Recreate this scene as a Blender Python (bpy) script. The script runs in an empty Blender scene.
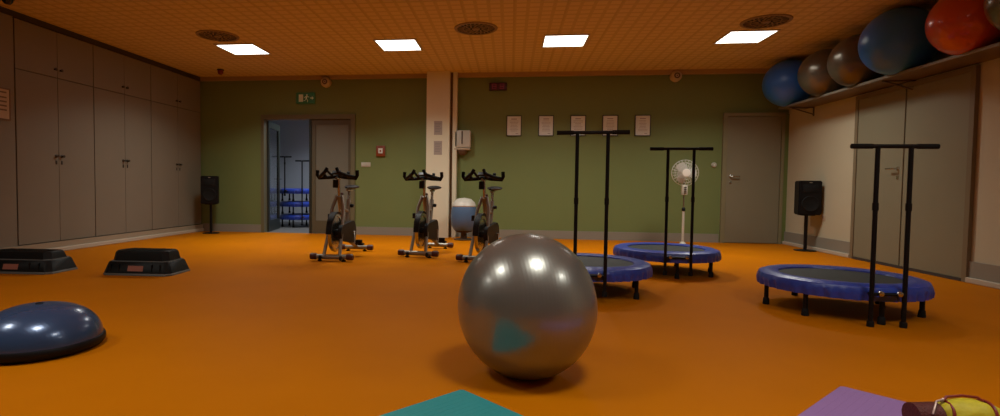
import bpy, bmesh, math, random
from mathutils import Vector, Matrix
random.seed(4)
S = bpy.context.scene
C = S.collection
PI = math.pi
# ------------------------------------------------------------------ camera
F_PX, P_X, YAW, PITCH, ROLL, EYE = 533.824, 444.583, -.122, .040, .011, .929
cam = bpy.data.cameras.new('camera'); cam.sensor_width = 36; cam.lens = F_PX/1000*36
cam.shift_x = (500-P_X)/1000; cam.clip_start = .05
co = bpy.data.objects.new('camera', cam); C.objects.link(co)
R0 = Vector((math.cos(YAW), -math.sin(YAW), 0)); Fh = Vector((math.sin(YAW), math.cos(YAW), 0)); Z0 = Vector((0, 0, 1))
Fw = Fh*math.cos(PITCH) - Z0*math.sin(PITCH); U0 = Z0*math.cos(PITCH) + Fh*math.sin(PITCH)
Rr = R0*math.cos(ROLL) + U0*math.sin(ROLL); Uu = U0*math.cos(ROLL) - R0*math.sin(ROLL)
M = Matrix.Identity(4)
for i in range(3):
    M[i][0], M[i][1], M[i][2] = Rr[i], Uu[i], -Fw[i]
M[2][3] = EYE
co.matrix_world = M
S.camera = co
# ------------------------------------------------------------------ world, exposure, lamp strengths
w = bpy.data.worlds.new('world'); S.world = w; w.use_nodes = True
w.node_tree.nodes['Background'].inputs[0].default_value = (.02, .018, .015, 1)
w.node_tree.nodes['Background'].inputs[1].default_value = 1
S.view_settings.view_transform = 'Standard'; S.view_settings.look = 'None'
S.view_settings.gamma = 1; S.view_settings.use_curve_mapping = False
S.view_settings.exposure = 1.78
PANEL_FRONT, PANEL_REAR, ADDED_NEXT, SPREAD = 9.3, 5.6, 9.0, 135
# ------------------------------------------------------------------ room sizes
XL, XR, YB, YR, H = -6.037, 4.725, 9.875, -2.6, 3.009

# ------------------------------------------------------------------ materials
MATS = {}
def mat(name, col, rough=.6, metal=0., spec=.5, noise=0., nscale=8., bump=0., bscale=60., coat=0., coatr=.1, emit=None, strength=0., trans=0., alpha=1.):
    if name in MATS: return MATS[name]
    m = bpy.data.materials.new(name); m.use_nodes = True
    nt = m.node_tree; b = nt.nodes['Principled BSDF']
    b.inputs['Base Color'].default_value = (*col, 1); b.inputs['Roughness'].default_value = rough
    b.inputs['Metallic'].default_value = metal; b.inputs['Specular IOR Level'].default_value = spec
    b.inputs['Coat Weight'].default_value = coat; b.inputs['Coat Roughness'].default_value = coatr
    b.inputs['Transmission Weight'].default_value = trans; b.inputs['Alpha'].default_value = alpha
    tc = nt.nodes.new('ShaderNodeTexCoord')
    if noise:
        n = nt.nodes.new('ShaderNodeTexNoise'); n.inputs['Scale'].default_value = nscale; n.inputs['Detail'].default_value = 5
        nt.links.new(tc.outputs['Object'], n.inputs['Vector'])
        mx = nt.nodes.new('ShaderNodeMix'); mx.data_type = 'RGBA'
        mx.inputs[6].default_value = (*[c*(1-noise) for c in col], 1); mx.inputs[7].default_value = (*[min(1, c*(1+noise)) for c in col], 1)
        nt.links.new(n.outputs['Fac'], mx.inputs[0]); nt.links.new(mx.outputs[2], b.inputs['Base Color'])
    if bump:
        n2 = nt.nodes.new('ShaderNodeTexNoise'); n2.inputs['Scale'].default_value = bscale; n2.inputs['Detail'].default_value = 3
        nt.links.new(tc.outputs['Object'], n2.inputs['Vector'])
        bp = nt.nodes.new('ShaderNodeBump'); bp.inputs['Strength'].default_value = bump; bp.inputs['Distance'].default_value = .01
        nt.links.new(n2.outputs['Fac'], bp.inputs['Height']); nt.links.new(bp.outputs[0], b.inputs['Normal'])
    if emit:
        b.inputs['Emission Color'].default_value = (*emit, 1); b.inputs['Emission Strength'].default_value = strength
    MATS[name] = m
    return m

floor_m = mat('orange_vinyl', (.50, .150, .0008), .55, spec=.03, noise=.10, nscale=1.6, bump=.05, bscale=90)
green_m = mat('green_paint', (.16, .205, .065), .7, noise=.04, nscale=3)
cream_m = mat('cream_paint', (.50, .45, .315), .7, noise=.04, nscale=3)
cab_m = mat('cabinet_laminate', (.21, .18, .135), .55, noise=.05, nscale=2.5)
cabgap_m = mat('cabinet_gap', (.05, .035, .025), .8)
plinth_m = mat('plinth_laminate', (.33, .27, .19), .5)
base_m = mat('baseboard_grey', (.25, .235, .19), .5)
basel_m = mat('baseboard_light', (.50, .43, .33), .5)
door_m = mat('door_laminate', (.22, .20, .13), .5, noise=.05, nscale=3)
doorf_m = mat('door_frame_paint', (.14, .13, .07), .5)
doorg_m = mat('green_door_frame', (.14, .19, .05), .5)
redf_m = mat('reddish_mullion', (.10, .085, .05), .5)
darkf_m = mat('dark_door_frame', (.02, .026, .02), .4)
black_m = mat('black_plastic', (.004, .004, .005), .5, spec=.25)
blackp_m = mat('black_painted_steel', (.004, .004, .005), .45, spec=.25)
rub_m = mat('black_rubber', (.007, .007, .007), .8, spec=.25)
redcap_m = mat('red_brown_cap', (.07, .014, .01), .5)
chrome_m = mat('chrome', (.5, .49, .46), .25, metal=1)
silver_m = mat('silver_paint', (.30, .28, .24), .4, metal=.5)
white_m = mat('white_plastic', (.50, .49, .42), .45)
paper_m = mat('paper', (.68, .72, .68), .8)
grille_m = mat('dark_grille', (.01, .007, .004), .6)
blue_m = mat('blue_pad_vinyl', (.020, .055, .40), .36, spec=.7, noise=.15, nscale=6, bump=.5, bscale=16)
mesh_m = mat('black_jump_mesh', (.018, .024, .02), .65)
glass_m = mat('door_glass', (.75, .8, .82), .05, trans=1.0, spec=.4)

def tile_ceiling():
    m = bpy.data.materials.new('ceiling_tiles'); m.use_nodes = True; nt = m.node_tree; b = nt.nodes['Principled BSDF']
    b.inputs['Roughness'].default_value = .75
    tc = nt.nodes.new('ShaderNodeTexCoord'); sp = nt.nodes.new('ShaderNodeSeparateXYZ'); nt.links.new(tc.outputs['Object'], sp.inputs[0])
    def groove(out, period, width, off=0.):
        a = nt.nodes.new('ShaderNodeMath'); a.operation = 'ADD'; a.inputs[1].default_value = 30+off; nt.links.new(out, a.inputs[0])
        d = nt.nodes.new('ShaderNodeMath'); d.operation = 'DIVIDE'; d.inputs[1].default_value = period; nt.links.new(a.outputs[0], d.inputs[0])
        f = nt.nodes.new('ShaderNodeMath'); f.operation = 'FRACT'; nt.links.new(d.outputs[0], f.inputs[0])
        l = nt.nodes.new('ShaderNodeMath'); l.operation = 'LESS_THAN'; l.inputs[1].default_value = width; nt.links.new(f.outputs[0], l.inputs[0])
        return l.outputs[0]
    def mx(a, c):
        k = nt.nodes.new('ShaderNodeMath'); k.operation = 'MAXIMUM'; nt.links.new(a, k.inputs[0]); nt.links.new(c, k.inputs[1]); return k.outputs[0]
    fine = mx(groove(sp.outputs[0], .15, .28), groove(sp.outputs[1], .15, .28))
    big = mx(groove(sp.outputs[0], .6, .04), groove(sp.outputs[1], .6, .04))
    c1 = nt.nodes.new('ShaderNodeMix'); c1.data_type = 'RGBA'; c1.inputs[6].default_value = (.70, .53, .26, 1); c1.inputs[7].default_value = (.59, .43, .20, 1)
    nt.links.new(fine, c1.inputs[0])
    c2 = nt.nodes.new('ShaderNodeMix'); c2.data_type = 'RGBA'; c2.inputs[7].default_value = (.55, .39, .18, 1)
    nt.links.new(c1.outputs[2], c2.inputs[6]); nt.links.new(big, c2.inputs[0]); nt.links.new(c2.outputs[2], b.inputs['Base Color'])
    bp = nt.nodes.new('ShaderNodeBump'); bp.inputs['Strength'].default_value = .3; bp.inputs['Distance'].default_value = .004; bp.invert = True
    nt.links.new(fine, bp.inputs['Height']); nt.links.new(bp.outputs[0], b.inputs['Normal'])
    return m
ceil_m = tile_ceiling()

# ------------------------------------------------------------------ mesh helpers
def BM(): return bmesh.new()
def box(bm, c, s, bev=0., rot=None):
    g = bmesh.ops.create_cube(bm, size=1); vs = g['verts']
    for v in vs: v.co = Vector((v.co.x*s[0], v.co.y*s[1], v.co.z*s[2]))
    if bev:
        es = list({e for v in vs for e in v.link_edges})
        r = bmesh.ops.bevel(bm, geom=es, offset=bev, segments=2, profile=.5, affect='EDGES')
        vs = list({v for f in r['faces'] for v in f.verts} | {v for v in vs if v.is_valid})
        todo = list(vs); seen = set(todo)
        while todo:
            v = todo.pop()
            for e in v.link_edges:
                o = e.other_vert(v)
                if o not in seen: seen.add(o); todo.append(o)
        vs = list(seen)
    if rot is not None:
        for v in vs: v.co = rot @ v.co
    for v in vs: v.co += Vector(c)
def b2(bm, x0, x1, y0, y1, z0, z1, bev=0.): box(bm, ((x0+x1)/2, (y0+y1)/2, (z0+z1)/2), (abs(x1-x0), abs(y1-y0), abs(z1-z0)), bev)
def tube(bm, pts, r, n=12, closed=False, caps=True):
    pts = [Vector(p) for p in pts]; rings = []; N = len(pts)
    rr = r if isinstance(r, (list, tuple)) else [r]*N
    prev = None
    for i, p in enumerate(pts):
        if closed: t = (pts[(i+1) % N]-pts[i-1]).normalized()
        else:
            a = pts[i]-pts[i-1] if i > 0 else pts[1]-pts[0]; b = pts[i+1]-pts[i] if i < N-1 else a
            t = (a.normalized()+b.normalized()).normalized()
        if prev is None:
            ref = Vector((0, 0, 1)) if abs(t.z) < .9 else Vector((1, 0, 0)); u = t.cross(ref).normalized()
        else: u = (prev - t*prev.dot(t)).normalized()
        prev = u; v = t.cross(u)
        rings.append([bm.verts.new(p + (u*math.cos(k*2*PI/n)+v*math.sin(k*2*PI/n))*rr[i]) for k in range(n)])
    for i in range(N if closed else N-1):
        a, b = rings[i], rings[(i+1) % N]
        for k in range(n):
            bm.faces.new((a[k], a[(k+1) % n], b[(k+1) % n], b[k]))
    if caps and not closed:
        bm.faces.new(rings[0][::-1]); bm.faces.new(rings[-1])
def lathe(bm, prof, c=(0, 0, 0), n=32, axis='z', closed=False, wob=None):
    rings = []
    for (r, z) in prof:
        if r < 1e-6: ring = [(0., 0., z)]
        else:
            ring = []
            for k in range(n):
                a = k*2*PI/n; q = r + (wob(a, r, z) if wob else 0); ring.append((q*math.cos(a), q*math.sin(a), z))
        out = []
        for (x, y, zz) in ring:
            if axis == 'y': p = (x, zz, y)
            elif axis == 'x': p = (zz, x, y)
            else: p = (x, y, zz)
            out.append(bm.verts.new(Vector(p)+Vector(c)))
        rings.append(out)
    m = len(rings)
    for i in range(m if closed else m-1):
        a, b = rings[i], rings[(i+1) % m]
        for k in range(n):
            k2 = (k+1) % n
            if len(a) == 1 and len(b) == 1: continue
            if len(a) == 1: bm.faces.new((a[0], b[k2], b[k]))
            elif len(b) == 1: bm.faces.new((a[k], a[k2], b[0]))
            else: bm.faces.new((a[k], a[k2], b[k2], b[k]))
def loft(bm, secs):
    R = [[bm.verts.new(Vector(p)) for p in s] for s in secs]; n = len(R[0])
    for a, b in zip(R, R[1:]):
        for k in range(n): bm.faces.new((a[k], a[(k+1) % n], b[(k+1) % n], b[k]))
    bm.faces.new(R[0][::-1]); bm.faces.new(R[-1])
def obj(name, bm, m, parent=None, smooth=True, loc=None):
    bmesh.ops.recalc_face_normals(bm, faces=bm.faces)
    me = bpy.data.meshes.new(name); bm.to_mesh(me); bm.free()
    if smooth:
        for p in me.polygons: p.use_smooth = True
        try: me.set_sharp_from_angle(angle=math.radians(38))
        except Exception: pass
    me.materials.append(m)
    o = bpy.data.objects.new(name, me); C.objects.link(o)
    if parent: o.parent = parent
    if loc: o.location = loc
    return o
def struct(name, bm, m, label=None, parent=None, smooth=False):
    o = obj(name, bm, m, parent, smooth)
    if parent is None:
        o['kind'] = 'structure'
        if label: o['label'] = label; o['category'] = name.split('_')[0]
    return o
def tag(o, label, cat, group=None):
    o['label'] = label; o['category'] = cat
    if group: o['group'] = group
    return o
def thing(name, label, cat, loc=(0, 0, 0), rz=0., group=None):
    o = bpy.data.objects.new(name, None); C.objects.link(o); o.location = loc; o.rotation_euler = (0, 0, rz); o.empty_display_size = .1
    return tag(o, label, cat, group)
def dup(root, loc, rz, label, group=None):
    def cp(o, par):
        c = o.copy(); C.objects.link(c)
        if par: c.parent = par
        for ch in list(o.children): cp(ch, c)
        return c
    r = cp(root, None); r.location = loc; r.rotation_euler = (0, 0, rz); r['label'] = label
    if group: r['group'] = group
    return r
def rotx(a): return Matrix.Rotation(a, 3, 'X')
def roty(a): return Matrix.Rotation(a, 3, 'Y')
def rotz(a): return Matrix.Rotation(a, 3, 'Z')

# ------------------------------------------------------------------ the room
bm = BM(); b2(bm, -6.8, XR+.15, YR-.15, YB, -.1, 0)
struct('floor', bm, floor_m, 'orange vinyl floor of the exercise room')
bm = BM(); b2(bm, -6.8, XR+.15, YR-.15, YB+.1, H, H+.12)
struct('ceiling', bm, ceil_m, 'tiled ceiling with square light panels')
DX0, DX1, DZ = -4.80, -2.93, 2.275       # double doorway in the back wall
bm = BM()
b2(bm, -6.8, DX0, YB, YB+.15, 0, H); b2(bm, DX1, XR+.15, YB, YB+.15, 0, H); b2(bm, DX0, DX1, YB, YB+.15, DZ, H)
struct('wall_back', bm, green_m, 'olive green back wall with framed sheets')
bm = BM(); b2(bm, XR, XR+.15, YR-.15, YB, 0, H)
struct('wall_right', bm, cream_m, 'cream right wall behind the ball shelf')
bm = BM(); b2(bm, -6.8, -6.65, YR-.15, YB, 0, H); b2(bm, -6.65, XL, YR, 5.885, 0, H)
struct('wall_left', bm, cab_m, 'grey-brown left wall running on from the cupboards')
bm = BM(); b2(bm, -6.65, XR, YR-.15, YR, 0, H)
struct('wall_rear', bm, cream_m, 'cream wall behind the camera')
# coving strip along the top of the back wall
bm = BM(); b2(bm, XL, -1.56, YB-.05, YB, H-.075, H-.001); struct('trim_1', bm, mat('coving_left', (.36, .25, .13), .7), 'pale strip where left green wall meets ceiling')
bm = BM(); b2(bm, -1.0, XR, YB-.07, YB, H-.075, H-.001); struct('trim_2', bm, mat('coving_right', (.42, .29, .15), .7), 'pale strip where right green wall meets ceiling')
# baseboards
bm = BM(); b2(bm, XL, DX0-.001, YB-.018, YB, 0, .15); b2(bm, DX1+.001, 3.64, YB-.018, YB, 0, .15)
struct('baseboard_back', bm, base_m, 'grey skirting under the green wall')
bm = BM()
for y0, y1 in ((8.02, YB-.02), (YR, 6.10)): b2(bm, XR-.02, XR, y0, y1, .055, .22)
struct('baseboard_right', bm, base_m, 'grey skirting band on the cream wall')
bm = BM()
for y0, y1 in ((8.02, YB-.02), (YR, 6.10)): b2(bm, XR-.05, XR, y0, y1, 0, .055, .008)
struct('trim_3', bm, basel_m, 'light floor strip at the foot of the cream wall')
bm = BM(); b2(bm, XL-.02, XL+.055, YR, YB-.02, 0, .06, .01)
struct('baseboard_left', bm, basel_m, 'light floor strip along the cupboard wall')
bm = BM(); b2(bm, XL, XL+.03, YR, YB-.02, .06, .135)
struct('trim_4', bm, plinth_m, 'beige plinth under the cupboard doors')
bm = BM(); b2(bm, XL-.03, XL+.012, YR, YB-.02, H-.07, H-.001)
struct('trim_5', bm, cabgap_m, 'dark filler strip above the cupboard wall')
# pilaster
bm = BM(); b2(bm, -1.53, -1.11, YB-.24, YB, 0, H)
struct('wall_pilaster', bm, mat('pilaster_paint', (.68, .64, .48), .7), 'cream pilaster on the green back wall', smooth=False)
bm = BM(); b2(bm, -1.11, -1.06, YB-.10, YB, 0, H)
struct('trim_6', bm, mat('brown_gap_paint', (.20, .12, .06), .7), 'brown recess beside the pilaster')  # plain brown paint on the set-back strip
bm = BM(); b2(bm, -1.06, -.985, YB-.16, YB, .0, H)
struct('trim_7', bm, mat('pilaster_paint', (.5, .4, .3)), 'thin cream upright strip right of the pilaster')

# ------------------------------------------------------------------ doors
# double doorway: frame, mullion, fixed leaf, open leaf
bm = BM()
b2(bm, DX0, DX0+.06, YB-.03, YB+.15, 0, DZ); b2(bm, DX1-.08, DX1, YB-.03, YB+.15, 0, DZ); b2(bm, DX0+.06, DX1-.08, YB-.03, YB+.15, DZ-.085, DZ)
struct('door_frame_1', bm, doorf_m, 'olive brown frame around the open double doorway')
fx = thing('door_1', 'closed grey panelled right leaf of the double doorway', 'door'); fx['kind'] = 'structure'
bm = BM(); x0, x1 = -3.84, DX1-.081
b2(bm, x0+.045, x0+.125, YB+.02, YB+.07, .005, DZ-.09); b2(bm, x1-.06, x1, YB+.02, YB+.07, .005, DZ-.09)
b2(bm, x0+.125, x1-.06, YB+.02, YB+.07, DZ-.19, DZ-.09); b2(bm, x0+.125, x1-.06, YB+.02, YB+.07, .005, .25)
obj('leaf_frame', bm, redf_m, fx, False)
bm = BM(); b2(bm, x0+.125, x1-.06, YB+.035, YB+.055, .25, DZ-.19); obj('panel', bm, mat('frosted_panel', (.17, .17, .135), .35), fx, False)
bm = BM(); b2(bm, x0, x0+.043, YB+.0, YB+.08, .005, DZ-.09); obj('meeting_stile', bm, darkf_m, fx, False)
ol = thing('door_2', 'dark glazed left leaf standing open into next room', 'door', (DX0+.07, YB+.12, 0), math.radians(100)); ol['kind'] = 'structure'
bm = BM(); L = .86; zt = DZ-.10
b2(bm, 0, .10, -.02, .03, .005, zt); b2(bm, L-.10, L, -.02, .03, .005, zt); b2(bm, .1, L-.1, -.02, .03, zt-.12, zt); b2(bm, .1, L-.1, -.02, .03, .005, .22)
obj('leaf_frame', bm, darkf_m, ol, False)
bm = BM(); b2(bm, .1, L-.1, .0, .01, .22, zt-.12); obj('pane', bm, glass_m, ol, False)
bm = BM(); tube(bm, [(L-.05, -.02, 1.05), (L-.05, -.06, 1.05), (L-.17, -.06, 1.05)], .009); obj('door_handle', bm, chrome_m, ol)

def lever(parent, x, y, z, s=1, axis='y'):
    bm = BM()
    if axis == 'y':
        b2(bm, x-.02, x+.02, y-.008, y, z-.02, z+.02, .006); b2(bm, x-.018, x+.018, y-.008, y, z-.13, z-.09, .006)
        tube(bm, [(x, y-.005, z), (x, y-.05, z), (x+.02*s, y-.055, z), (x+.13*s, y-.055, z)], .010)
    else:
        b2(bm, x-.008, x, y-.02, y+.02, z-.02, z+.02, .006); b2(bm, x-.008, x, y-.018, y+.018, z-.13, z-.09, .006)
        tube(bm, [(x-.005, y, z), (x-.05, y, z), (x-.055, y+.02*s, z), (x-.055, y+.13*s, z)], .010)
    return obj('door_handle', bm, chrome_m, parent)
# single door at the right of the green wall
d = thing('door_3', 'beige single door at the right end of the green wall', 'door'); d['kind'] = 'structure'
bm = BM(); b2(bm, 3.73, 4.60, YB-.035, YB-.002, .008, 2.19, .004); obj('leaf', bm, door_m, d, False)
lever(d, 3.80, YB-.035, 1.16)
bm = BM(); b2(bm, 3.655, 3.725, YB-.05, YB, 0, 2.26); b2(bm, 4.605, 4.655, YB-.05, YB, 0, 2.26); b2(bm, 3.725, 4.605, YB-.05, YB, 2.195, 2.26)
struct('door_frame_3', bm, mat('beige_door_frame', (.22, .20, .11), .5), 'olive frame of the single beige door')
bm = BM(); b2(bm, 4.66, XR, YB-.03, YB, 0, 2.24)
struct('trim_8', bm, doorg_m, 'green corner strip between beige door and cream wall')
# double door on the right wall
d = thing('door_4', 'wide grey-beige double door in the cream right wall', 'door'); d['kind'] = 'structure'
bm = BM(); b2(bm, XR-.03, XR-.002, 7.085, 7.95, .03, 2.17, .004); obj('leaf', bm, door_m, d, False)
bm = BM(); b2(bm, XR-.03, XR-.002, 6.16, 7.065, .03, 2.17, .004); obj('leaf', bm, door_m, d, False)
lever(d, XR-.03, 7.16, 1.21, 1, 'x')
bm = BM(); b2(bm, XR-.04, XR, 7.95, 8.01, 0, 2.225); b2(bm, XR-.04, XR, 6.10, 6.16, 0, 2.225); b2(bm, XR-.04, XR, 6.16, 7.95, 2.17, 2.225)
struct('door_frame_4', bm, mat('wide_door_frame', (.19, .15, .09), .5), 'brown-grey frame of the wide double door')
bm = BM(); b2(bm, XR-.045, XR, 6.16, 7.95, 0, .028); struct('trim_9', bm, cabgap_m, 'dark threshold under the wide double door')

# ------------------------------------------------------------------ cupboards on the left
def cupboard(y0, y1, label):
    t = thing('tall_cupboard', label, 'cupboard', (-6.34, (y0+y1)/2, 0), 0, 'tall cupboards on the left wall')
    hw = (y1-y0)/2-.002; X = XL+6.34
    bm = BM(); b2(bm, -.29, X-.022, -hw, hw, .14, H-.075); obj('carcass', bm, cabgap_m, t, False)
    for s in (-1, 1):
        for z0, z1, hz in ((.145, 2.315, 1.28), (2.325, H-.08, 2.43)):
            bm = BM(); a, b = sorted((s*.003, s*(hw-.002))); b2(bm, X-.02, X, a, b, z0, z1, .002)
            dr = obj('door', bm, cab_m, t, False)
            bm = BM(); hy = s*.045
            if z0 < 1:
                lathe(bm, [(0, .0), (.022, 0), (.022, .006), (.012, .010), (.012, .028), (.018, .034), (.018, .040), (0, .042)], (X, hy, hz), 14, 'x')
                obj('lock_plate', (lambda q: (b2(q, X, X+.006, hy-.012, hy+.012, hz-.11, hz-.06, .002), q)[1])(BM()), mat('dark_knob', (.05, .04, .03), .4, metal=.4), dr)
            else:
                lathe(bm, [(0, .0), (.012, 0), (.012, .018), (.019, .024), (.019, .032), (0, .034)], (X, hy, hz), 14, 'x')
            obj('knob', bm, mat('dark_knob', (.05, .04, .03), .4, metal=.4), dr)
    return t
cupboard(5.90, 7.14, 'tall grey-brown two-door cupboard nearest the photo\'s left edge')
cupboard(7.145, 8.39, 'tall grey-brown two-door cupboard, middle of the three')
cupboard(8.395, YB-.025, 'tall grey-brown two-door cupboard in the back left corner by the speaker')

# ------------------------------------------------------------------ ceiling lights and vents
def light_panel(x, y, label, strength, z=H, name='ceiling_light', em=(1, .985, .90), grp='square ceiling lights in the far row'):
    t = thing(name, label, 'ceiling light', (x, y, z), 0, grp)
    bm = BM(); s = .31; k = .285
    for a in ((-s, s, -s, -k), (-s, s, k, s), (-s, -k, -k, k), (k, s, -k, k)): b2(bm, *a, -.014, -.001)
    obj('frame', bm, mat('light_frame', (.55, .5, .42), .4), t, False)
    bm = BM(); b2(bm, -k, k, -k, k, -.009, -.002)
    m = mat('diffuser_%g' % strength, (.8, .8, .8), .4, emit=em, strength=1.2)
    obj('diffuser', bm, m, t, False)
    # the panel's own light, shone down through its louvre
    la = bpy.data.lights.new('panel_lamp', 'AREA'); la.shape = 'SQUARE'; la.size = .56; la.energy = strength; la.color = em; la.spread = math.radians(SPREAD)
    lo = bpy.data.objects.new('panel_lamp', la); C.objects.link(lo); lo.parent = t; lo.location = (0, 0, -.02)
    return t
for x, y, l in ((-4.10, 7.85, 'square ceiling light nearest the left cupboards'), (-1.66, 7.80, 'square ceiling light left of the pilaster, second from left'),
                (.73, 7.77, 'square ceiling light third from the left'), (3.13, 7.77, 'square ceiling light nearest the ball shelf')):
    light_panel(x, y, l, PANEL_FRONT)
for x, y, l in ((-4.4, 1.8, 'square ceiling light above the blue balance dome, out of frame'), (-2.0, 1.8, 'square ceiling light overhead left of the silver ball, out of frame'),
                (.7, 1.8, 'square ceiling light overhead behind the silver ball, out of frame'), (3.2, 1.8, 'square ceiling light overhead on the right, out of frame')):
    light_panel(x, y, l, PANEL_REAR, grp='square ceiling lights over the camera')

def vent(x, y, label):
    t = thing('ceiling_vent', label, 'vent', (x, y, H), 0, 'round swirl vents in the ceiling')
    bm = BM(); lathe(bm, [(.0, -.002), (.25, -.002), (.25, -.006), (0, -.006)], n=40); obj('backing', bm, grille_m, t)
    bm = BM(); vm = mat('vent_paint', (.30, .20, .10), .5)
    lathe(bm, [(.245, -.001), (.285, -.001), (.28, -.014), (.245, -.016)], n=40, closed=True); obj('rim', bm, vm, t)
    bm = BM()
    lathe(bm, [(.165, -.004), (.175, -.004), (.175, -.014), (.165, -.014)], n=40, closed=True)
    for k in range(24):
        a = k*2*PI/24
        box(bm, (.208*math.cos(a), .208*math.sin(a), -.011), (.062, .016, .004), rot=rotz(a+.4))
    for k in range(12):
        a = k*2*PI/12
        r = rotz(a+.5)
        box(bm, (.115*math.cos(a), .115*math.sin(a), -.011), (.09, .02, .004), rot=r)
    obj('vanes', bm, vm, t)
    bm = BM(); lathe(bm, [(0, -.004), (.055, -.004), (.05, -.018), (0, -.02)], n=24); obj('hub', bm, mat('vent_hub', (.3, .2, .11), .5), t)
vent(-4.10, 7.12, 'round ceiling vent beside the leftmost light')
vent(-.48, 7.08, 'round ceiling vent between the two middle lights')
vent(3.09, 7.09, 'round ceiling vent beside the light nearest the ball shelf')

# ------------------------------------------------------------------ gym balls
def ball_mat(name, col, metal, rough, coat, ribs=True):
    m = mat(name, col, rough, metal=metal, coat=coat, coatr=.12)
    nt = m.node_tree; b = nt.nodes['Principled BSDF']
    tc = nt.nodes.new('ShaderNodeTexCoord'); wv = nt.nodes.new('ShaderNodeTexWave')
    wv.wave_type = 'BANDS'; wv.bands_direction = 'Y'; wv.inputs['Scale'].default_value = 18; wv.inputs['Distortion'].default_value = 0
    nt.links.new(tc.outputs['Object'], wv.inputs['Vector'])
    bp = nt.nodes.new('ShaderNodeBump'); bp.inputs['Strength'].default_value = .03; bp.inputs['Distance'].default_value = .004
    nt.links.new(wv.outputs['Fac'], bp.inputs['Height']); nt.links.new(bp.outputs[0], b.inputs['Normal'])
    return m
def gym_ball(x, y, z, r, m, label, axis=(0, 0), squash=1., group=None, flat=0.):
    t = thing('gym_ball', label, 'ball', (x, y, z), axis[0], group)
    bm = BM(); n = 40; prof = []
    for i in range(n+1):
        a = -PI/2 + PI*i/n; zz = r*math.sin(a); rr = r*math.cos(a)
        prof.append((rr, zz))
    prof[0] = (0, -r); prof[-1] = (0, r)
    lathe(bm, prof, n=72)
    for v in bm.verts:
        v.co.z = v.co.z*squash + r*squash
        if v.co.z < flat: v.co.z = flat*.0 + v.co.z*.0 + 0
        else: v.co.z = (v.co.z-flat)
    obj('shell', bm, m, t)
    bm = BM(); lathe(bm, [(0, -.002), (.014, -.002), (.014, .003), (.007, .005), (0, .005)], n=16, axis='y'); 
    ta = axis[1]
    o = obj('valve_plug', bm, mat('valve_plastic', (.12, .11, .1), .5), t)
    # plug sits on the side of the ball, facing local -y tilted by ta
    p = Vector((0, -r*math.cos(ta), r*squash-flat + r*squash*math.sin(ta)))
    o.location = p; o.rotation_euler = (-ta, 0, 0)
    return t
silver_ball_m = ball_mat('silver_pearl_vinyl', (.275, .275, .25), .7, .31, .4)
gym_ball(.088, 2.655, 0, .34, silver_ball_m, 'large silver-grey exercise ball standing on the orange floor in the middle', (1.9, -.3), 1.05, flat=.012)
sil2 = ball_mat('silver_ball_vinyl', (.12, .095, .065), .5, .3, .4)
dblue = ball_mat('dark_blue_ball_vinyl', (.03, .17, .72), .0, .32, .12)
red_b = ball_mat('red_ball_vinyl', (.55, .07, .018), .1, .3, .5)
ol_b = ball_mat('olive_grey_ball_vinyl', (.13, .115, .07), .4, .3, .4)
SZ = 2.262
G = 'exercise balls on the high wall shelf'
gym_ball(4.345, 9.12, SZ, .365, ball_mat('blue_ball_vinyl', (.03, .17, .75), .0, .32, .12), 'blue ball at the far end of the high shelf', (2.2, .5), 1, G, .004)
gym_ball(4.385, 8.2, SZ, .33, sil2, 'grey ball on the high shelf, next to the far-end blue ball', (2.4, .5), 1, G, .004)
gym_ball(4.385, 7.47, SZ, .33, sil2, 'grey ball on the high shelf, left neighbour of the big dark blue ball', (2.1, .5), 1, G, .004)
gym_ball(4.345, 6.70, SZ, .37, dblue, 'big dark blue ball on the high shelf, left of the red one', (2.0, .5), 1, G, .004)
gym_ball(4.385, 5.80, SZ, .33, red_b, 'red ball on the high wall shelf', (2.0, .5), 1, G, .004)
gym_ball(4.385, 5.12, SZ, .335, ol_b, 'olive-grey ball on the high shelf, cut by the right photo edge', (2.0, .5), 1, G, .004)
# the shelf
t = thing('wall_shelf', 'long narrow shelf high on the cream wall carrying exercise balls', 'shelf', (XR, 7, SZ))
bm = BM(); b2(bm, -.40, -.002, -3.9, 2.35, -.018, 0, .004); obj('board', bm, mat('shelf_board', (.14, .09, .045), .4), t, False)
bm = BM(); b2(bm, -.412, -.40, -3.9, 2.35, -.020, .012, .003); obj('front_rail', bm, mat('shelf_rail', (.25, .22, .17), .35, metal=.4), t, False)
for yy in (-3.2, -.02, 2.1):
    bm = BM(); b2(bm, -.012, -.002, yy-.015, yy+.015, -.16, -.018); b2(bm, -.36, -.012, yy-.012, yy+.012, -.030, -.018)
    tube(bm, [(-.33, yy, -.028), (-.012, yy, -.13)], .009, 8)
    obj('bracket', bm, mat('bracket_steel', (.08, .05, .03), .5), t, False)

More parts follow.
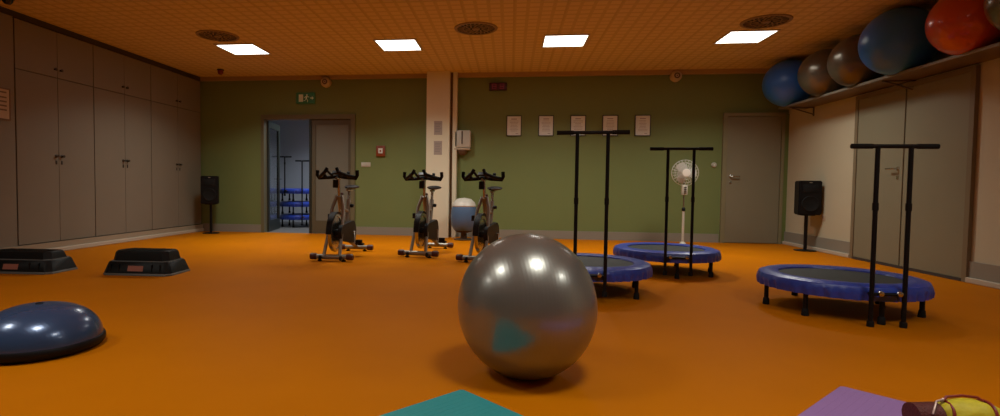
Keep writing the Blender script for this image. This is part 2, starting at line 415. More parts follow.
# ------------------------------------------------------------------ trampolines
def trampoline(label, x, y, R, legs, post_ang, half, barh, barw, name='fitness_trampoline', foot_z=.0, group='blue fitness trampolines with T-shaped handle bars', pr=None, bars=True, post_xy=None):
    t = thing(name, label, 'trampoline', (x, y, 0), 0, group)
    def wob(a, r, z): return .008*math.sin(a*46)+.004*math.sin(a*29+1) if z < .21 else .002*math.sin(a*13)
    bm = BM()
    lathe(bm, [(R-.135, .258), (R-.13, .268), (R-.08, .280), (R-.03, .276), (R+.005, .262), (R+.018, .235), (R+.016, .20), (R+.012, .168), (R+.004, .168), (R+.004, .23), (R-.03, .258), (R-.08, .262)], n=180, closed=True, wob=wob)
    obj('safety_pad', bm, blue_m, t)
    bm = BM(); lathe(bm, [(0, .250), (R-.10, .252), (R-.10, .256), (0, .254)], n=64); obj('jumping_mat', bm, mesh_m, t)
    bm = BM(); tube(bm, [((R-.02)*math.cos(a), (R-.02)*math.sin(a), .235) for a in [k*2*PI/60 for k in range(60)]], .0155, 10, closed=True); obj('frame_ring', bm, blackp_m, t)
    for dg in legs:
        a = math.radians(dg); c, s = math.cos(a)*(R-.035), math.sin(a)*(R-.035)
        bm = BM(); tube(bm, [(c, s, .03), (c, s, .228)], .0165, 12); l = obj('leg', bm, blackp_m, t)
        bm = BM(); lathe(bm, [(0, 0), (.024, 0), (.025, .01), (.021, .05), (.0165, .055)], (c, s, 0), 14); obj('rubber_foot', bm, rub_m, l)
    if bars:
        P = post_xy
        for (px, py) in P:
            bm = BM(); tube(bm, [(px, py, foot_z), (px, py, barh)], .0145, 14); p = obj('post', bm, blackp_m, t)
            bm = BM(); lathe(bm, [(0, foot_z), (.022, foot_z), (.022, foot_z+.035), (.0165, .04+foot_z)], (px, py, 0), 14); obj('rubber_foot', bm, rub_m, p)
            bm = BM(); lathe(bm, [(.014, .80), (.0185, .80), (.0185, .85), (.014, .85)], (px, py, 0), 16, closed=True); obj('height_collar', bm, black_m, p)
        (ax, ay), (bx_, by) = P[0], P[-1]
        u = Vector((bx_-ax, by-ay, 0)).normalized() if len(P) > 1 else Vector((1, 0, 0)); c = Vector(((ax+bx_)/2, (ay+by)/2, barh))
        bm = BM(); tube(bm, [c-u*barw/2, c+u*barw/2], .0145, 12); cb = obj('crossbar', bm, blackp_m, t)
        for s in (-1, 1):
            bm = BM(); tube(bm, [c+u*s*(barw/2+.002), c+u*s*(barw/2-.13)], .0175, 12); obj('foam_grip', bm, rub_m, cb)
        bm = BM()
        if len(P) > 1: tube(bm, [(ax, ay, .225), (bx_, by, .225)], .012, 8)
        for (px, py) in P:
            tube(bm, [(px, py, .225), Vector((px, py, .225)) + (Vector((0, 0, .225))-Vector((px, py, .225))).normalized()*max(.02, Vector((px, py, 0)).length-R+.03)], .011, 8)
        obj('clamp_bracket', bm, blackp_m, t)
        nrm = Vector((u.y, -u.x, 0))
        if nrm.dot(Vector((ax, ay, 0))) < 0: nrm = -nrm
        for (px, py), s in zip(P, (1, -1)):
            q = Vector((px, py, .232)) + u*s*.045
            bm = BM(); lathe(bm, [(0, 0), (.017, 0), (.020, .006), (.017, .02), (.006, .022), (0, .022)], (0, 0, 0), 14)
            o = obj('clamp_knob', bm, chrome_m, t); o.location = q + nrm*.012
            o.rotation_euler = nrm.to_track_quat('Z', 'Y').to_euler()
    return t
trampoline('blue round trampoline with T bar, rightmost and nearest, by the wide double door', 2.59, 4.55, .54, [172, 218, 270, 334, 28, 98], 0, 0, 1.235, .54, post_xy=[(-.120, -.585), (.09, -.58)])
trampoline('blue round trampoline with T bar, half hidden behind the silver ball', .705, 4.98, .54, [316, 22, 255, 200, 140, 80], 0, 0, 1.375, .56, foot_z=.06, post_xy=[(-.175, -.565), (.062, -.585)])
trampoline('blue round trampoline with T bar in front of the white fan', 1.75, 6.27, .54, [268, 318, 5, 60, 120, 228], 0, 0, 1.34, .60, foot_z=.045, post_xy=[(-.155, -.56), (.095, -.57)])

# ------------------------------------------------------------------ spin bikes
def spin_bike(loc, rz, label):
    t = thing('spin_bike', label, 'exercise bike', loc, rz, 'indoor cycling bikes')
    def part(n, fn, m, par=t):
        bm = BM(); fn(bm); return obj(n, bm, m, par)
    # stabilisers
    for yy, wd in ((-.50, .40), (.56, .34)):
        s = part('stabilizer', lambda bm: tube(bm, [(-wd/2, yy, .055), (wd/2, yy, .055)], .03, 12), silver_m)
        for sx in (-1, 1):
            part('end_cap', lambda bm: lathe(bm, [(0, 0), (.036, 0), (.04, .02), (.04, .07), (.034, .08), (0, .08)], (sx*(wd/2-.01) - (.0 if sx > 0 else .08) + (.0), yy, .056), 16, 'x'), redcap_m, s)
            part('foot', lambda bm: lathe(bm, [(0, 0), (.028, 0), (.028, .016), (.012, .02), (.012, .04), (0, .04)], (sx*(wd/2-.05), yy, 0), 14), rub_m, s)
    for sx in (-1, 1):
        part('transport_wheel', lambda bm: lathe(bm, [(0, -.012), (.028, -.012), (.032, 0), (.028, .012), (0, .012)], (sx*.13, -.555, .045), 16, 'x'), rub_m)
    # frame
    def fr(bm):
        tube(bm, [(0, .56, .07), (0, .30, .16), (0, .06, .30), (0, -.10, .55), (0, -.22, .80)], [.03, .032, .036, .034, .032], 12)
        tube(bm, [(0, .06, .30), (0, .14, .55), (0, .19, .74)], .03, 12)
        tube(bm, [(0, .15, .58), (0, -.16, .66)], .02, 10)
        for s in (-1, 1):
            tube(bm, [(s*.03, -.21, .80), (s*.075, -.27, .64), (s*.085, -.38, .33), (s*.10, -.50, .07)], .021, 10)
            tube(bm, [(s*.085, -.38, .33), (s*.05, 0, .32)], .016, 8)
    part('frame', fr, silver_m)
    fw = part('flywheel', lambda bm: lathe(bm, [(0, -.012), (.20, -.012), (.205, -.022), (.235, -.022), (.24, 0), (.235, .022), (.205, .022), (.20, .012), (0, .012)], (0, -.36, .34), 40, 'x'), chrome_m)
    part('hub', lambda bm: lathe(bm, [(0, -.05), (.035, -.05), (.045, -.02), (.045, .02), (.035, .05), (0, .05)], (0, -.36, .34), 16, 'x'), black_m, fw)
    def guard(bm):
        secs = []
        for k in range(13):
            a = math.radians(60+k*10); r0, r1 = .250, .262
            c, s = math.cos(a), math.sin(a)
            secs.append([(-.035, -.36+r0*c, .34+r0*s), (.035, -.36+r0*c, .34+r0*s), (.035, -.36+r1*c, .34+r1*s), (-.035, -.36+r1*c, .34+r1*s)])
        loft(bm, secs)
    part('flywheel_guard', guard, black_m)
    def cg(bm):  # chain guard: tapered capsule from flywheel to crank
        secs = []
        ring = []
        for k in range(14):
            a = PI/2 + PI*k/13; ring.append((-.36+.10*math.cos(a), .34+.10*math.sin(a)))
        for k in range(14):
            a = -PI/2 + PI*k/13; ring.append((.05+.15*math.cos(a), .32+.15*math.sin(a)))
        loft(bm, [[(.06, y, z) for y, z in ring], [(.105, y*.98-.002, z*.98+.006) for y, z in ring]])
    part('chain_guard', cg, black_m)
    # cranks and pedals
    for s, dz in ((-1, 1), (1, -1)):
        x0 = .125*s
        ck = part('crank', lambda bm: tube(bm, [(x0*.6, .05, .32), (x0, .05, .32), (x0*1.1, .05+.03*dz, .32+.165*dz)], .013, 8), chrome_m)
        part('pedal', lambda bm: (b2(bm, min(s*.15, s*.25), max(s*.15, s*.25), .03+.03*dz, .12+.03*dz, .31+.165*dz, .335+.165*dz, .006), b2(bm, min(s*.16, s*.24), max(s*.16, s*.24), .0+.03*dz, .05+.03*dz, .335+.165*dz, .385+.165*dz, .006)), black_m, ck)
    # seat
    part('seat_post', lambda bm: (tube(bm, [(0, .185, .72), (0, .215, .865)], .019, 12), tube(bm, [(0, .12, .868), (0, .32, .868)], .015, 10)), chrome_m)
    def sad(bm):
        secs = []
        for y, wd, z, th in ((.08, .018, .900, .02), (.12, .028, .904, .03), (.20, .045, .902, .04), (.27, .085, .906, .05), (.33, .110, .914, .055), (.365, .085, .918, .045), (.375, .05, .918, .03)):
            secs.append([(wd*math.cos(k*2*PI/14), y, z+th/2*math.sin(k*2*PI/14)) for k in range(14)])
        loft(bm, secs)
    part('saddle', sad, black_m)
    part('adjuster_knob', lambda bm: lathe(bm, [(0, 0), (.022, 0), (.026, .01), (.022, .04), (0, .045)], (.03, .165, .66), 14, 'x'), black_m)
    part('resistance_knob', lambda bm: (tube(bm, [(0, -.15, .70), (0, -.12, .80)], .010, 8), lathe(bm, [(0, 0), (.022, 0), (.026, .015), (.020, .035), (0, .04)], (0, -.12, .80), 14)), redcap_m)
    # handlebars
    part('handlebar_post', lambda bm: (tube(bm, [(0, -.215, .78), (0, -.255, 1.02)], .019, 12), tube(bm, [(0, -.18, 1.02), (0, -.34, 1.02)], .017, 10)), chrome_m)
    def hb(bm):
        tube(bm, [(-.255, -.30, 1.12), (-.26, -.30, 1.06), (-.235, -.29, 1.02), (-.10, -.27, 1.03), (0, -.26, 1.045), (.10, -.27, 1.03), (.235, -.29, 1.02), (.26, -.30, 1.06), (.255, -.30, 1.12)], .023, 12)
        for q in (-1, 1): tube(bm, [(q*.14, -.275, 1.03), (q*.15, -.33, 1.045), (q*.16, -.35, 1.10)], .02, 10)
        tube(bm, [(-.235, -.29, 1.03), (-.15, -.44, 1.06), (-.085, -.52, 1.09), (-.06, -.50, 1.14)], .021, 10)
        tube(bm, [(.235, -.29, 1.03), (.15, -.44, 1.06), (.085, -.52, 1.09), (.06, -.50, 1.14)], .021, 10)
        tube(bm, [(-.06, -.27, 1.04), (-.055, -.40, 1.07), (-.07, -.50, 1.12)], .015, 10)
        tube(bm, [(.06, -.27, 1.04), (.055, -.40, 1.07), (.07, -.50, 1.12)], .015, 10)
    h = part('handlebar', hb, rub_m)
    part('console', lambda bm: box(bm, (0, -.33, 1.09), (.11, .07, .025), .006, rotx(.6)), black_m, h)
    part('bottle_holder', lambda bm: lathe(bm, [(0, .90), (.032, .90), (.035, .91), (.035, 1.0), (.031, 1.0), (.030, .915), (0, .912)], (0, -.36, 0), 16), black_m)
    return t
bk = spin_bike((-2.16, 6.80, 0), math.radians(0), 'indoor cycling bike in front of the doorway, leftmost of the three')
dup(bk, (-1.13, 7.36, 0), math.radians(-6), 'indoor cycling bike in front of the cream pilaster')
dup(bk, (-.28, 7.00, 0), math.radians(-12), 'indoor cycling bike partly hidden by the silver ball, rightmost of the three')

# ------------------------------------------------------------------ loudspeakers
def speaker(loc, rz, zb, label, label2):
    t = thing('speaker_stand', label2, 'stand', loc, rz, 'loudspeaker stands')
    bm = BM(); lathe(bm, [(0, 0), (.15, 0), (.15, .012), (.03, .02), (0, .02)], n=32); obj('base', bm, blackp_m, t)
    bm = BM(); tube(bm, [(0, 0, .015), (0, 0, zb-.01)], .024, 14); obj('pole', bm, blackp_m, t)
    bm = BM(); b2(bm, -.09, .09, -.09, .09, zb-.014, zb-.002, .003); obj('top_plate', bm, blackp_m, t)
    s = thing('loudspeaker', label, 'loudspeaker', (loc[0], loc[1], zb), rz, 'black loudspeakers')
    bm = BM(); secs = []
    for z in (0, .52):
        secs.append([(-.155, -.13, z), (.155, -.13, z), (.125, .14, z), (-.125, .14, z)])
    loft(bm, secs); bmesh.ops.bevel(bm, geom=bm.edges[:], offset=.012, segments=2, affect='EDGES'); obj('cabinet', bm, black_m, s)
    bm = BM(); lathe(bm, [(.0, -.004), (.05, -.002), (.10, -.012), (.112, -.016), (.118, -.010), (.118, 0), (0, 0)], (0, -.130, .17), 32, 'y'); obj('woofer', bm, rub_m, s)
    bm = BM(); b2(bm, -.10, .10, -.138, -.130, .34, .46, .004); obj('horn', bm, rub_m, s)
    bm = BM(); b2(bm, -.02, .02, -.134, -.130, .485, .497); obj('badge', bm, silver_m, s)
speaker((-5.60, 9.45, 0), .35, .56, 'black loudspeaker on a stand in the left corner beside cupboards', 'black pole stand under the loudspeaker in the left corner')
speaker((4.535, 8.84, 0), -.12, .56, 'black loudspeaker on a stand against the cream right wall', 'black pole stand under the loudspeaker by the cream wall')

# ------------------------------------------------------------------ aerobic steps
def step(loc, rz, L, D, Hh, label):
    t = thing('aerobic_step', label, 'exercise step', loc, rz, 'black aerobic steps')
    dk = mat('step_black', (.004, .005, .005), .5, spec=.25); gt = mat('step_grey', (.11, .105, .09), .5); tl = mat('step_light_top', (.13, .14, .135), .45)
    # platform shell, sloping ends and sides
    def ring(l, d, z, c=.05):
        x, y = l/2, d/2
        return [(-x+c, -y, z), (x-c, -y, z), (x, -y+c, z), (x, y-c, z), (x-c, y, z), (-x+c, y, z), (-x, y-c, z), (-x, -y+c, z)]
    bm = BM(); loft(bm, [ring(L, D, .022), ring(L-.07, D-.05, .125), ring(L-.085, D-.065, .135)])
    for k in (0, 1, 5, 6):
        xx = -L*.36+L*.72*k/6; box(bm, (xx, -D/2+.014, .07), (.012, .018, .085), .003, None)
    obj('base_shell', bm, dk, t, True)
    bm = BM(); loft(bm, [ring(L+.012, D+.012, 0), ring(L+.012, D+.012, .012), ring(L-.002, D-.002, .024)]); obj('rubber_edge', bm, gt, t, True)
    bm = BM(); loft(bm, [ring(L-.095, D-.085, .135), ring(L-.098, D-.09, .142)]); obj('lip', bm, tl, t, True)
    bm = BM(); loft(bm, [ring(L-.12, D-.12, .142), ring(L-.15, D-.15, Hh-.02), ring(L-.165, D-.165, Hh-.006)]); obj('platform', bm, dk, t, True)
    bm = BM(); loft(bm, [ring(L-.17, D-.17, Hh-.006), ring(L-.18, D-.18, Hh)])
    for k in range(8):
        yy = -(D-.24)/2 + k*(D-.24)/7; b2(bm, -(L-.3)/2, (L-.3)/2, yy-.005, yy+.005, Hh-.001, Hh+.004)
    obj('top_tread', bm, dk, t, True)
    bm = BM(); loft(bm, [[(x, y-D/2, z) for x, y in ((-.08, o), (.08, o), (.08, o+.014), (-.08, o+.014))] for z, o in ((.045, .0), (.098, .016))])
    obj('badge', bm, mat('pink_badge', (.34, .13, .09), .5), t, False)
    return t
step((-3.74, 5.12, 0), math.radians(3), .72, .42, .24, 'black aerobic step with pink badge, right of the two by the cupboards')
step((-5.02, 5.0, 0), math.radians(3), .84, .42, .215, 'black aerobic step cut by the left photo edge')

# ------------------------------------------------------------------ balance dome
t = thing('balance_dome', 'blue half-ball balance trainer with black base on the floor at lower left', 'balance trainer', (-2.60, 2.66, 0))
bm = BM(); R = .300; prof = [(0, .252)]
for k in range(1, 25):
    a = PI/2*k/24; prof.append((R*math.sin(a)**.85, .055+.197*math.cos(a)))
prof += [(R, .046), (0, .046)]
def dw(a, r, z): return 0
lathe(bm, prof, n=72); obj('dome', bm, ball_mat('blue_dome_vinyl', (.036, .075, .17), .3, .26, .4), t)
bm = BM(); lathe(bm, [(0, 0), (.27, 0), (.30, .012), (.313, .03), (.313, .05), (.308, .060), (.299, .061), (.298, .045), (0, .045)], n=72); obj('base_platform', bm, black_m, t)
bm = BM(); lathe(bm, [(0, .251), (.02, .251), (.018, .256), (0, .256)], n=20); obj('valve_plug', bm, black_m, t)

# ------------------------------------------------------------------ floor mats
def exmat(apex, d, wdt, lng, m, label, side):
    d = Vector((*d, 0)).normalized(); n = Vector((-d.y, d.x, 0))*side; A = Vector((*apex, 0))
    t = thing('exercise_mat', label, 'mat', tuple(A))
    c = .012
    P = [d*c, d*(lng-c), d*lng+n*c, d*lng+n*(wdt-c), d*(lng-c)+n*wdt, d*c+n*wdt, n*(wdt-c), n*c]
    bm = BM(); loft(bm, [[(p.x, p.y, z) for p in P] for z in (0.0005, .009)]); obj('foam_sheet', bm, m, t, False)
    bm = BM()
    for k in range(int((wdt-.06)/.03)):
        o = n*(.04+.03*k); a = d*.03+o; b = d*(lng-.03)+o; tube(bm, [(a.x, a.y, .009), (b.x, b.y, .009)], .0005, 6)
    obj('ribbing', bm, m, t, False)
exmat((-.204, 2.389), (-.674, -.738), .62, 1.7, mat('teal_foam', (.022, .26, .27), .7, bump=.2, bscale=200), 'teal exercise mat on the floor below the silver ball', 1)
exmat((1.566, 2.70), (-.70, -.71), .62, 1.7, mat('purple_foam', (.30, .16, .40), .7, bump=.2, bscale=200), 'purple exercise mat on the floor at lower right', 1)

# ------------------------------------------------------------------ yellow bag
t = thing('small_sports_bag', 'yellow-green soft bag with dark red trim in the lower right corner', 'bag', (1.755, 2.24, 0.014), .05); t.scale = (.62, .62, .62)
ym = mat('yellow_green_fabric', (.60, .50, .02), .6, bump=.6, bscale=14, noise=.2, nscale=12); rm = mat('dark_red_trim', (.22, .012, .012), .45)
def bagr(x):
    k = max(0., 1-abs(x/.20)**3.2)**.5; return (.085-.022*max(0, (x-.05)/.10)**.7 if x > .05 else .085)*k+.01
bm = BM(); secs = []
for i in range(17):
    x = -.20+.40*i/16; r = bagr(x)
    secs.append([(x, r*1.1*math.cos(a)+.004*math.sin(3*a+x*40), .100+r*1.05*math.sin(a)+.004*math.cos(5*a+x*30)) for a in [k*2*PI/28 for k in range(28)]])
loft(bm, secs); obj('body', bm, ym, t)
for x in (-.155, .075):
    bm = BM(); r = bagr(x)+.002; tube(bm, [(x+.02*math.sin(a), r*1.1*math.cos(a), .100+r*1.05*math.sin(a)) for a in [k*2*PI/40 for k in range(40)]], .009, 8, closed=True); obj('piping', bm, rm, t)
bm = BM(); tube(bm, [(-.15, .0, .19), (-.12, .02, .205), (-.02, .03, .212), (.06, .02, .208), (.08, 0, .19)], .008, 8); obj('strap', bm, rm, t)
bm = BM(); secs = []
for i in range(7):
    x = -.335+.145*i/6; r = .078+.008*i/6
    secs.append([(x, r*math.cos(a), .088+r*math.sin(a)*1.0) for a in [k*2*PI/18 for k in range(18)]])
loft(bm, secs); obj('side_pocket', bm, mat('dark_red_mesh', (.10, .012, .008), .6, bump=.5, bscale=90), t)
bm = BM(); tube(bm, [(-.27, -.075, .13), (-.24, -.05, .168), (-.20, -.01, .186), (-.15, .0, .195)], .006, 8); tube(bm, [(-.17, .0, .182), (-.155, 0, .195), (-.15, .012, .185)], .009, 8); obj('buckle', bm, mat('silver_buckle', (.5, .35, .3), .4, metal=.3), t)

# ------------------------------------------------------------------ pedestal fan
t = thing('pedestal_fan', 'white pedestal fan standing behind the farthest trampoline', 'fan', (2.76, 8.95, 0), 0)
for k in range(2):
    bm = BM(); box(bm, (0, 0, .015), (.62, .055, .025), .008, rotz(PI/4*.55 if k == 0 else -PI/4*.55)); obj('cross_foot', bm, white_m, t)
bm = BM(); tube(bm, [(0, 0, .02), (0, 0, .60)], .019, 14); lathe(bm, [(0, .03), (.06, .03), (.045, .07), (.02, .09)], n=20); obj('lower_pole', bm, white_m, t)
bm = BM(); tube(bm, [(0, 0, .60), (0, 0, 1.04)], .012, 12); obj('upper_pole', bm, chrome_m, t)
bm = BM(); lathe(bm, [(.012, .58), (.026, .58), (.028, .62), (.014, .64)], n=18, closed=True); obj('height_collar', bm, black_m, t)
bm = BM(); b2(bm, -.04, .04, -.055, .03, .84, 1.0, .01); cb = obj('control_box', bm, white_m, t)
bm = BM()
for z in (.87, .90, .93, .96): box(bm, (0, -.058, z), (.04, .008, .014), .002)
obj('button_row', bm, grille_m, cb)
HZ = 1.19
bm = BM(); lathe(bm, [(0, .03), (.05, .03), (.07, .06), (.07, .13), (.05, .17), (0, .18)], (0, 0, HZ), 24, 'y'); tube(bm, [(0, .09, HZ-.05), (0, .02, 1.03)], .02, 10); obj('motor', bm, white_m, t)
def cage(bm):
    for s, dpt in ((-1, -.075), (1, .045)):
        for rr, f in ((.205, .15), (.16, .6), (.11, .85), (.07, 1.)):
            tube(bm, [(rr*math.cos(a), dpt*f-.02, HZ+rr*math.sin(a)) for a in [k*2*PI/40 for k in range(40)]], .0035, 6, closed=True)
        for k in range(24):
            a = k*2*PI/24; tube(bm, [(r*math.cos(a), dpt*f-.02, HZ+r*math.sin(a)) for r, f in ((.205, .15), (.16, .6), (.11, .85), (.06, 1.))], .0028, 5)
bm = BM(); cage(bm); cg_ = obj('grille', bm, white_m, t)
bm = BM(); lathe(bm, [(0, -.102), (.055, -.100), (.062, -.094), (0, -.090)], (0, 0, HZ), 24, 'y'); obj('badge', bm, mat('white_cap', (.75, .70, .62), .4), cg_)
for k in range(3):
    bm = BM(); secs = []
    for i in range(7):
        r = .03+.145*i/6; wd = .05+.045*math.sin(PI*i/7); a0 = k*2*PI/3
        pts = []
        for q, (u, tw) in enumerate(((-wd, -.018), (0, -.003), (wd, .018), (wd, .021), (0, 0), (-wd, -.015))):
            an = a0+u/max(r, .06)*.8; pts.append((r*math.cos(an), -.02+tw, HZ+r*math.sin(an)))
        secs.append(pts)
    loft(bm, secs); obj('blade', bm, mat('pale_blade', (.5, .5, .45), .3), t)

# ------------------------------------------------------------------ bin with white lid
t = thing('waste_bin', 'blue drum with white domed lid beside the pilaster, behind the bikes', 'bin', (-.80, 9.32, 0))
bm = BM(); lathe(bm, [(0, .0), (.17, .0), (.175, .015), (.06, .03), (.05, .12), (.15, .15), (.15, .165), (0, .165)], n=32); obj('base', bm, mat('brown_base', (.06, .035, .02), .5), t)
bm = BM(); lathe(bm, [(0, .165), (.17, .17), (.215, .25), (.232, .38), (.225, .52), (.205, .585), (0, .585)], n=40); obj('drum', bm, mat('pale_blue_plastic', (.07, .13, .24), .4), t)
bm = BM(); lathe(bm, [(0, .585), (.205, .585), (.212, .60), (.19, .66), (.12, .72), (0, .74)], n=40); obj('lid', bm, mat('white_lid', (.55, .52, .45), .4), t)

# ------------------------------------------------------------------ things on the back wall
def framed(x, label, k):
    t = thing('framed_certificate', label, 'framed sheet', (x, YB, 2.05), 0, 'framed sheets in a row on the green wall')
    bm = BM(); w_, h_ = .135, .185
    for a in ((-w_, w_, -h_, -h_+.012), (-w_, w_, h_-.012, h_), (-w_, -w_+.012, -h_+.012, h_-.012), (w_-.012, w_, -h_+.012, h_-.012)): b2(bm, a[0], a[1], -.022, -.002, a[2], a[3])
    obj('frame', bm, mat('black_frame', (.012, .011, .01), .4), t, False)
    bm = BM(); b2(bm, -w_+.012, w_-.012, -.014, -.004, -h_+.012, h_-.012); p = obj('sheet', bm, paper_m, t, False)
    rnd = random.Random(k); bm = BM()
    b2(bm, -.05, .05, -.0152, -.0142, .115, .13)
    for i in range(8):
        z = .085-.026*i; l = .05+rnd.random()*.035; b2(bm, -l, l, -.0150, -.0142, z, z+.006)
    b2(bm, .03, .08, -.0150, -.0142, -.145, -.135)
    obj('printed_lines', bm, mat('grey_print', (.30, .27, .27), .8), p, False)
for i, (x, l) in enumerate(((.049, 'black-framed white sheet, leftmost of the five on the green wall'), (.624, 'black-framed white sheet, second from left of the five'),
        (1.19, 'black-framed white sheet, middle one of the five on the green wall'), (1.75, 'black-framed white sheet, fourth from left of the five'), (2.31, 'black-framed white sheet, rightmost of the five on the green wall'))):
    framed(x, l, i)
# exit sign
t = thing('exit_sign', 'green emergency exit sign with running figure above the double doorway', 'sign', (-3.90, YB, 2.585))
gm = mat('sign_green', (.02, .06, .012), .4, emit=(.05, .3, .05), strength=.01); wm = mat('sign_white', (.62, .68, .58), .5)
bm = BM(); b2(bm, -.185, .185, -.035, -.001, -.105, .105, .006); obj('housing', bm, gm, t, False)
bm = BM(); Y0, Y1 = -.040, -.0352
def poly(bm, pts):
    loft(bm, [[(x, Y0, z) for x, z in pts], [(x, Y1, z) for x, z in pts]])
poly(bm, [(-.13, -.07), (-.045, -.07), (-.045, .07), (-.13, .07)])                     # doorway
obj('door_symbol', bm, wm, t, False)
bm = BM()
lathe(bm, [(0, Y0), (.016, Y0), (.016, Y1), (0, Y1)], (.030, 0, .058), 14, 'y')
poly(bm, [(.005, -.012), (.028, -.018), (.040, .035), (.012, .038)])
poly(bm, [(.035, .034), (.045, .022), (.072, .008), (.076, .018), (.052, .036)])
poly(bm, [(.012, .036), (-.012, .022), (-.026, .002), (-.018, -.002), (.0, .014), (.014, .022)])
poly(bm, [(.016, -.014), (.030, -.018), (.052, -.040), (.048, -.078), (.036, -.078), (.038, -.044)])
poly(bm, [(.005, -.012), (.018, -.016), (-.006, -.050), (-.034, -.052), (-.034, -.042), (-.010, -.040)])
obj('running_figure', bm, wm, t, False)
bm = BM(); poly(bm, [(.100, -.010), (.130, -.010), (.130, -.034), (.165, 0), (.130, .034), (.130, .010), (.100, .010)]); obj('arrow', bm, wm, t, False)
# fire alarm, switch
t = thing('fire_alarm_box', 'small red-orange square alarm box right of the double doorway', 'alarm', (-2.43, YB, 1.585))
bm = BM(); b2(bm, -.085, .085, -.045, -.001, -.10, .10, .01); obj('housing', bm, mat('alarm_red', (.24, .05, .015), .45), t)
bm = BM(); b2(bm, -.042, .042, -.050, -.045, -.045, .05, .002); obj('white_plate', bm, paper_m, t, False)
bm = BM(); lathe(bm, [(0, -.056), (.016, -.056), (.018, -.050), (0, -.050)], (0, 0, 0), 16, 'y'); obj('push_button', bm, rm, t)
t = thing('light_switch', 'white wide switch plate on the green wall beside the doorway', 'switch', (-2.72, YB, 1.33))
bm = BM(); b2(bm, -.09, .09, -.012, -.001, -.042, .042, .004); obj('plate', bm, white_m, t)
for s in (-1, 1):
    bm = BM(); b2(bm, s*.042-.030, s*.042+.030, -.018, -.012, -.030, .030, .003); obj('rocker', bm, white_m, t)
t = thing('wall_thermostat', 'small round white control on the green wall by the beige door', 'thermostat', (3.53, YB, 1.36))
bm = BM(); lathe(bm, [(0, -.03), (.035, -.028), (.045, -.012), (.045, -.001), (0, -.001)], n=24, axis='y'); obj('dial', bm, white_m, t)
bm = BM(); lathe(bm, [(0, -.036), (.012, -.036), (.014, -.028), (0, -.027)], n=16, axis='y'); obj('button', bm, paper_m, t)
# red display box
t = thing('wall_display', 'small dark box with two red digits high on green wall', 'display', (-.25, YB, 2.76))
bm = BM(); b2(bm, -.16, .16, -.05, -.001, -.07, .07, .008); obj('housing', bm, mat('dark_red_plastic', (.05, .008, .008), .4), t)
for s in (-1, 1):
    bm = BM(); cx = s*.07
    for a in ((-.035, .035, .038, .046), (-.035, .035, -.046, -.038), (-.035, .035, -.004, .004), (-.037, -.029, -.04, .04), (.029, .037, -.04, .04)): b2(bm, cx+a[0], cx+a[1], -.053, -.0502, a[2], a[3])
    obj('digit', bm, mat('digit_red', (.16, .03, .03), .5, emit=(.6, .05, .08), strength=.03), t, False)
# round wall speakers
for x, z, l in ((-3.49, 2.875, 'round cream wall sounder above the double doorway'), (2.84, 2.90, 'round cream wall sounder above the rightmost framed sheet')):
    t = thing('round_sounder', l, 'sounder', (x, YB-.071, z), 0, 'round wall sounders')
    bm = BM(); lathe(bm, [(0, -.05), (.06, -.05), (.085, -.03), (.095, 0), (.095, .07), (0, .07)], n=28, axis='y'); obj('housing', bm, mat('sounder_cream', (.5, .42, .3), .5), t)
    bm = BM(); lathe(bm, [(.028, -.053), (.05, -.053), (.05, -.049), (.028, -.049)], n=24, axis='y', closed=True); lathe(bm, [(0, -.055), (.012, -.055), (.012, -.049), (0, -.049)], n=16, axis='y'); obj('grille_ring', bm, mat('sounder_dark', (.12, .07, .04), .5), t)
t = thing('red_ceiling_beacon', 'small dark red beacon on the ceiling near the left corner', 'alarm', (-5.25, 9.2, H))
bm = BM(); lathe(bm, [(0, -.001), (.06, -.001), (.06, -.02), (0, -.02)], n=24); obj('base', bm, black_m, t)
bm = BM(); lathe(bm, [(0, -.10), (.025, -.096), (.045, -.075), (.05, -.05), (.05, -.02), (0, -.02)], n=24); obj('lens', bm, mat('beacon_red', (.16, .008, .012), .3), t)
t = thing('security_camera', 'small dark dome camera on ceiling at the upper left photo corner', 'camera', (-5.62, 5.42, H))
bm = BM(); lathe(bm, [(0, -.001), (.065, -.001), (.065, -.03), (.06, -.04), (0, -.04)], n=24); obj('base', bm, black_m, t)
bm = BM(); lathe(bm, [(0, -.095), (.03, -.09), (.05, -.065), (.055, -.04), (0, -.04)], n=24); obj('dome', bm, mat('smoked_dome', (.01, .008, .008), .1), t)
# dispenser
t = thing('soap_dispenser', 'white wall dispenser with dark slit beside the cream pilaster', 'dispenser', (-.885, YB, 1.54))
bm = BM(); b2(bm, -.155, .155, -.16, -.001, .10, .42, .03); obj('cover', bm, white_m, t)
bm = BM(); b2(bm, -.012, .012, -.166, -.160, .17, .40, .003); obj('level_window', bm, mat('slit_dark', (.07, .05, .035), .4), t, False)
bm = BM(); b2(bm, -.15, .15, -.162, -.02, .06, .098, .01); obj('lower_edge', bm, mat('dispenser_beige', (.42, .33, .22), .5), t)
bm = BM(); lathe(bm, [(0, -.03), (.05, -.025), (.085, .02), (.085, .06), (0, .06)], (0, -.09, 0), 24); obj('drip_cup', bm, mat('brown_cup', (.10, .05, .025), .5), t)
# notices on the pilaster
for z, h_, l in ((1.99, .19, 'grey printed notice on the pilaster, upper of two'), (1.63, .19, 'grey printed notice on the pilaster, lower of two')):
    t = thing('paper_notice', l, 'notice', (-1.315, YB-.24, z), 0, 'notices on the cream pilaster')
    bm = BM(); b2(bm, -.075, .075, -.004, -.001, -h_/2-.03, h_/2+.03); p = obj('sheet', bm, mat('notice_grey', (.36, .31, .27), .8), t, False)
    bm = BM()
    for i in range(6): b2(bm, -.055, .055-.01*(i % 3), -.0046, -.004, .08-.03*i, .088-.03*i)
    obj('printed_lines', bm, mat('notice_print', (.22, .19, .19), .8), p, False)
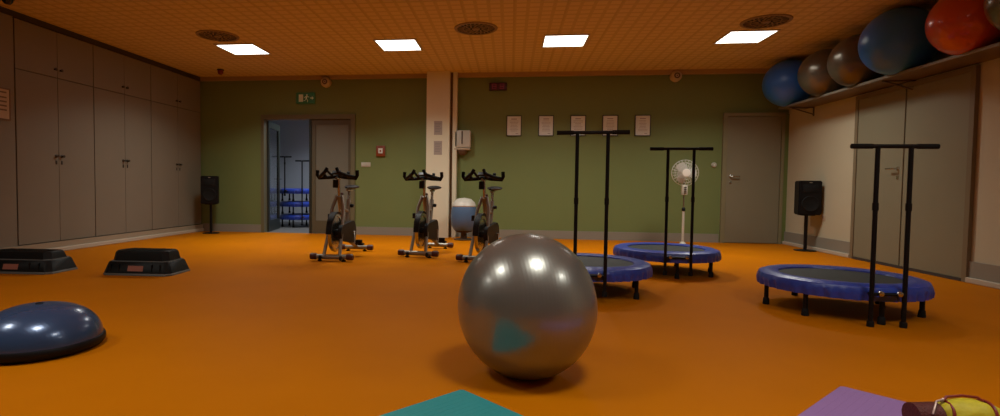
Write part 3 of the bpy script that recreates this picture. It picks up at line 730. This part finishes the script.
# poster on left wall
t = thing('wall_poster', 'pale framed notice on the left wall at the photo edge', 'poster', (XL, 5.62, 1.86))
bm = BM(); b2(bm, .001, .012, -.20, .20, -.19, .19); obj('backing', bm, mat('poster_pale', (.5, .42, .34), .7), t, False)
bm = BM()
for z in (.13, .07, .02, -.03, -.08): b2(bm, .012, .0128, -.16, .15, z, z+.018)
for a in ((-.20, .20, -.19, -.175), (-.20, .20, .175, .19)): b2(bm, .012, .016, a[0], a[1], a[2], a[3])
for a in ((-.20, -.185), (.185, .20)): b2(bm, .012, .016, a[0], a[1], -.175, .175)
obj('printed_lines', bm, mat('poster_dark', (.16, .11, .08), .7), t, False)
t = thing('wall_socket', 'small cream socket low on the right wall beside loudspeaker', 'socket', (XR, 8.72, .52))
bm = BM(); b2(bm, -.012, -.001, -.042, .042, -.042, .042, .003); obj('plate', bm, mat('socket_cream', (.48, .38, .27), .5), t)
bm = BM(); lathe(bm, [(0, -.013), (.022, -.013), (.024, -.011), (0, -.011)], n=20, axis='x'); obj('face', bm, mat('socket_tan', (.30, .22, .15), .5), t)  # darker tan disc on the cream plate

# ------------------------------------------------------------------ the room beyond the doorway
nm = mat('next_room_paint', (.50, .51, .55), .7)
bm = BM(); b2(bm, -6.6, -2.2, 12.9, 13.0, 0, 2.8); struct('wall_next_room_back', bm, nm, 'blue-grey far wall of the next room')
bm = BM(); b2(bm, -6.7, -6.6, YB+.15, 13.0, 0, 2.8); struct('wall_next_room_left', bm, nm, 'blue-grey left wall of the next room')
bm = BM(); b2(bm, -2.2, -2.1, YB+.15, 13.0, 0, 2.8); struct('wall_next_room_right', bm, nm, 'blue-grey right wall of the next room')
bm = BM(); b2(bm, -6.7, -2.1, YB, 13.0, -.1, 0); struct('floor_next_room', bm, mat('next_floor', (.13, .12, .11), .5), 'grey floor of the next room')
bm = BM(); b2(bm, -6.7, -2.1, YB+.15, 13.0, 2.8, 2.9); struct('ceiling_next_room', bm, nm, 'ceiling of the next room')
light_panel(-4.0, 11.0, 'unseen ceiling light added to brighten the room beyond the doorway', ADDED_NEXT, 2.8, em=(.82, .9, 1), grp='added light in the next room')  # unseen panel, added to give the next room its dim cool light
L6 = [30, 90, 150, 210, 270, 330]
bt = trampoline('blue trampoline at the bottom of the stack beyond the doorway', -4.70, 11.55, .42, L6, 0, 0, 1.455, .30, foot_z=.05, group='trampolines stacked in the next room', post_xy=[(.215, -.42)])
trampoline('blue trampoline in the middle of the stack beyond the doorway', -4.70, 11.55, .42, L6, 0, 0, 1, .3, bars=False, group='trampolines stacked in the next room').location.z = .285
trampoline('blue trampoline with taller T bar on top of the stack beyond the doorway', -4.70, 11.55, .42, L6, 0, 0, .97, .30, foot_z=.12, group='trampolines stacked in the next room', post_xy=[(-.17, -.44)]).location.z = .57
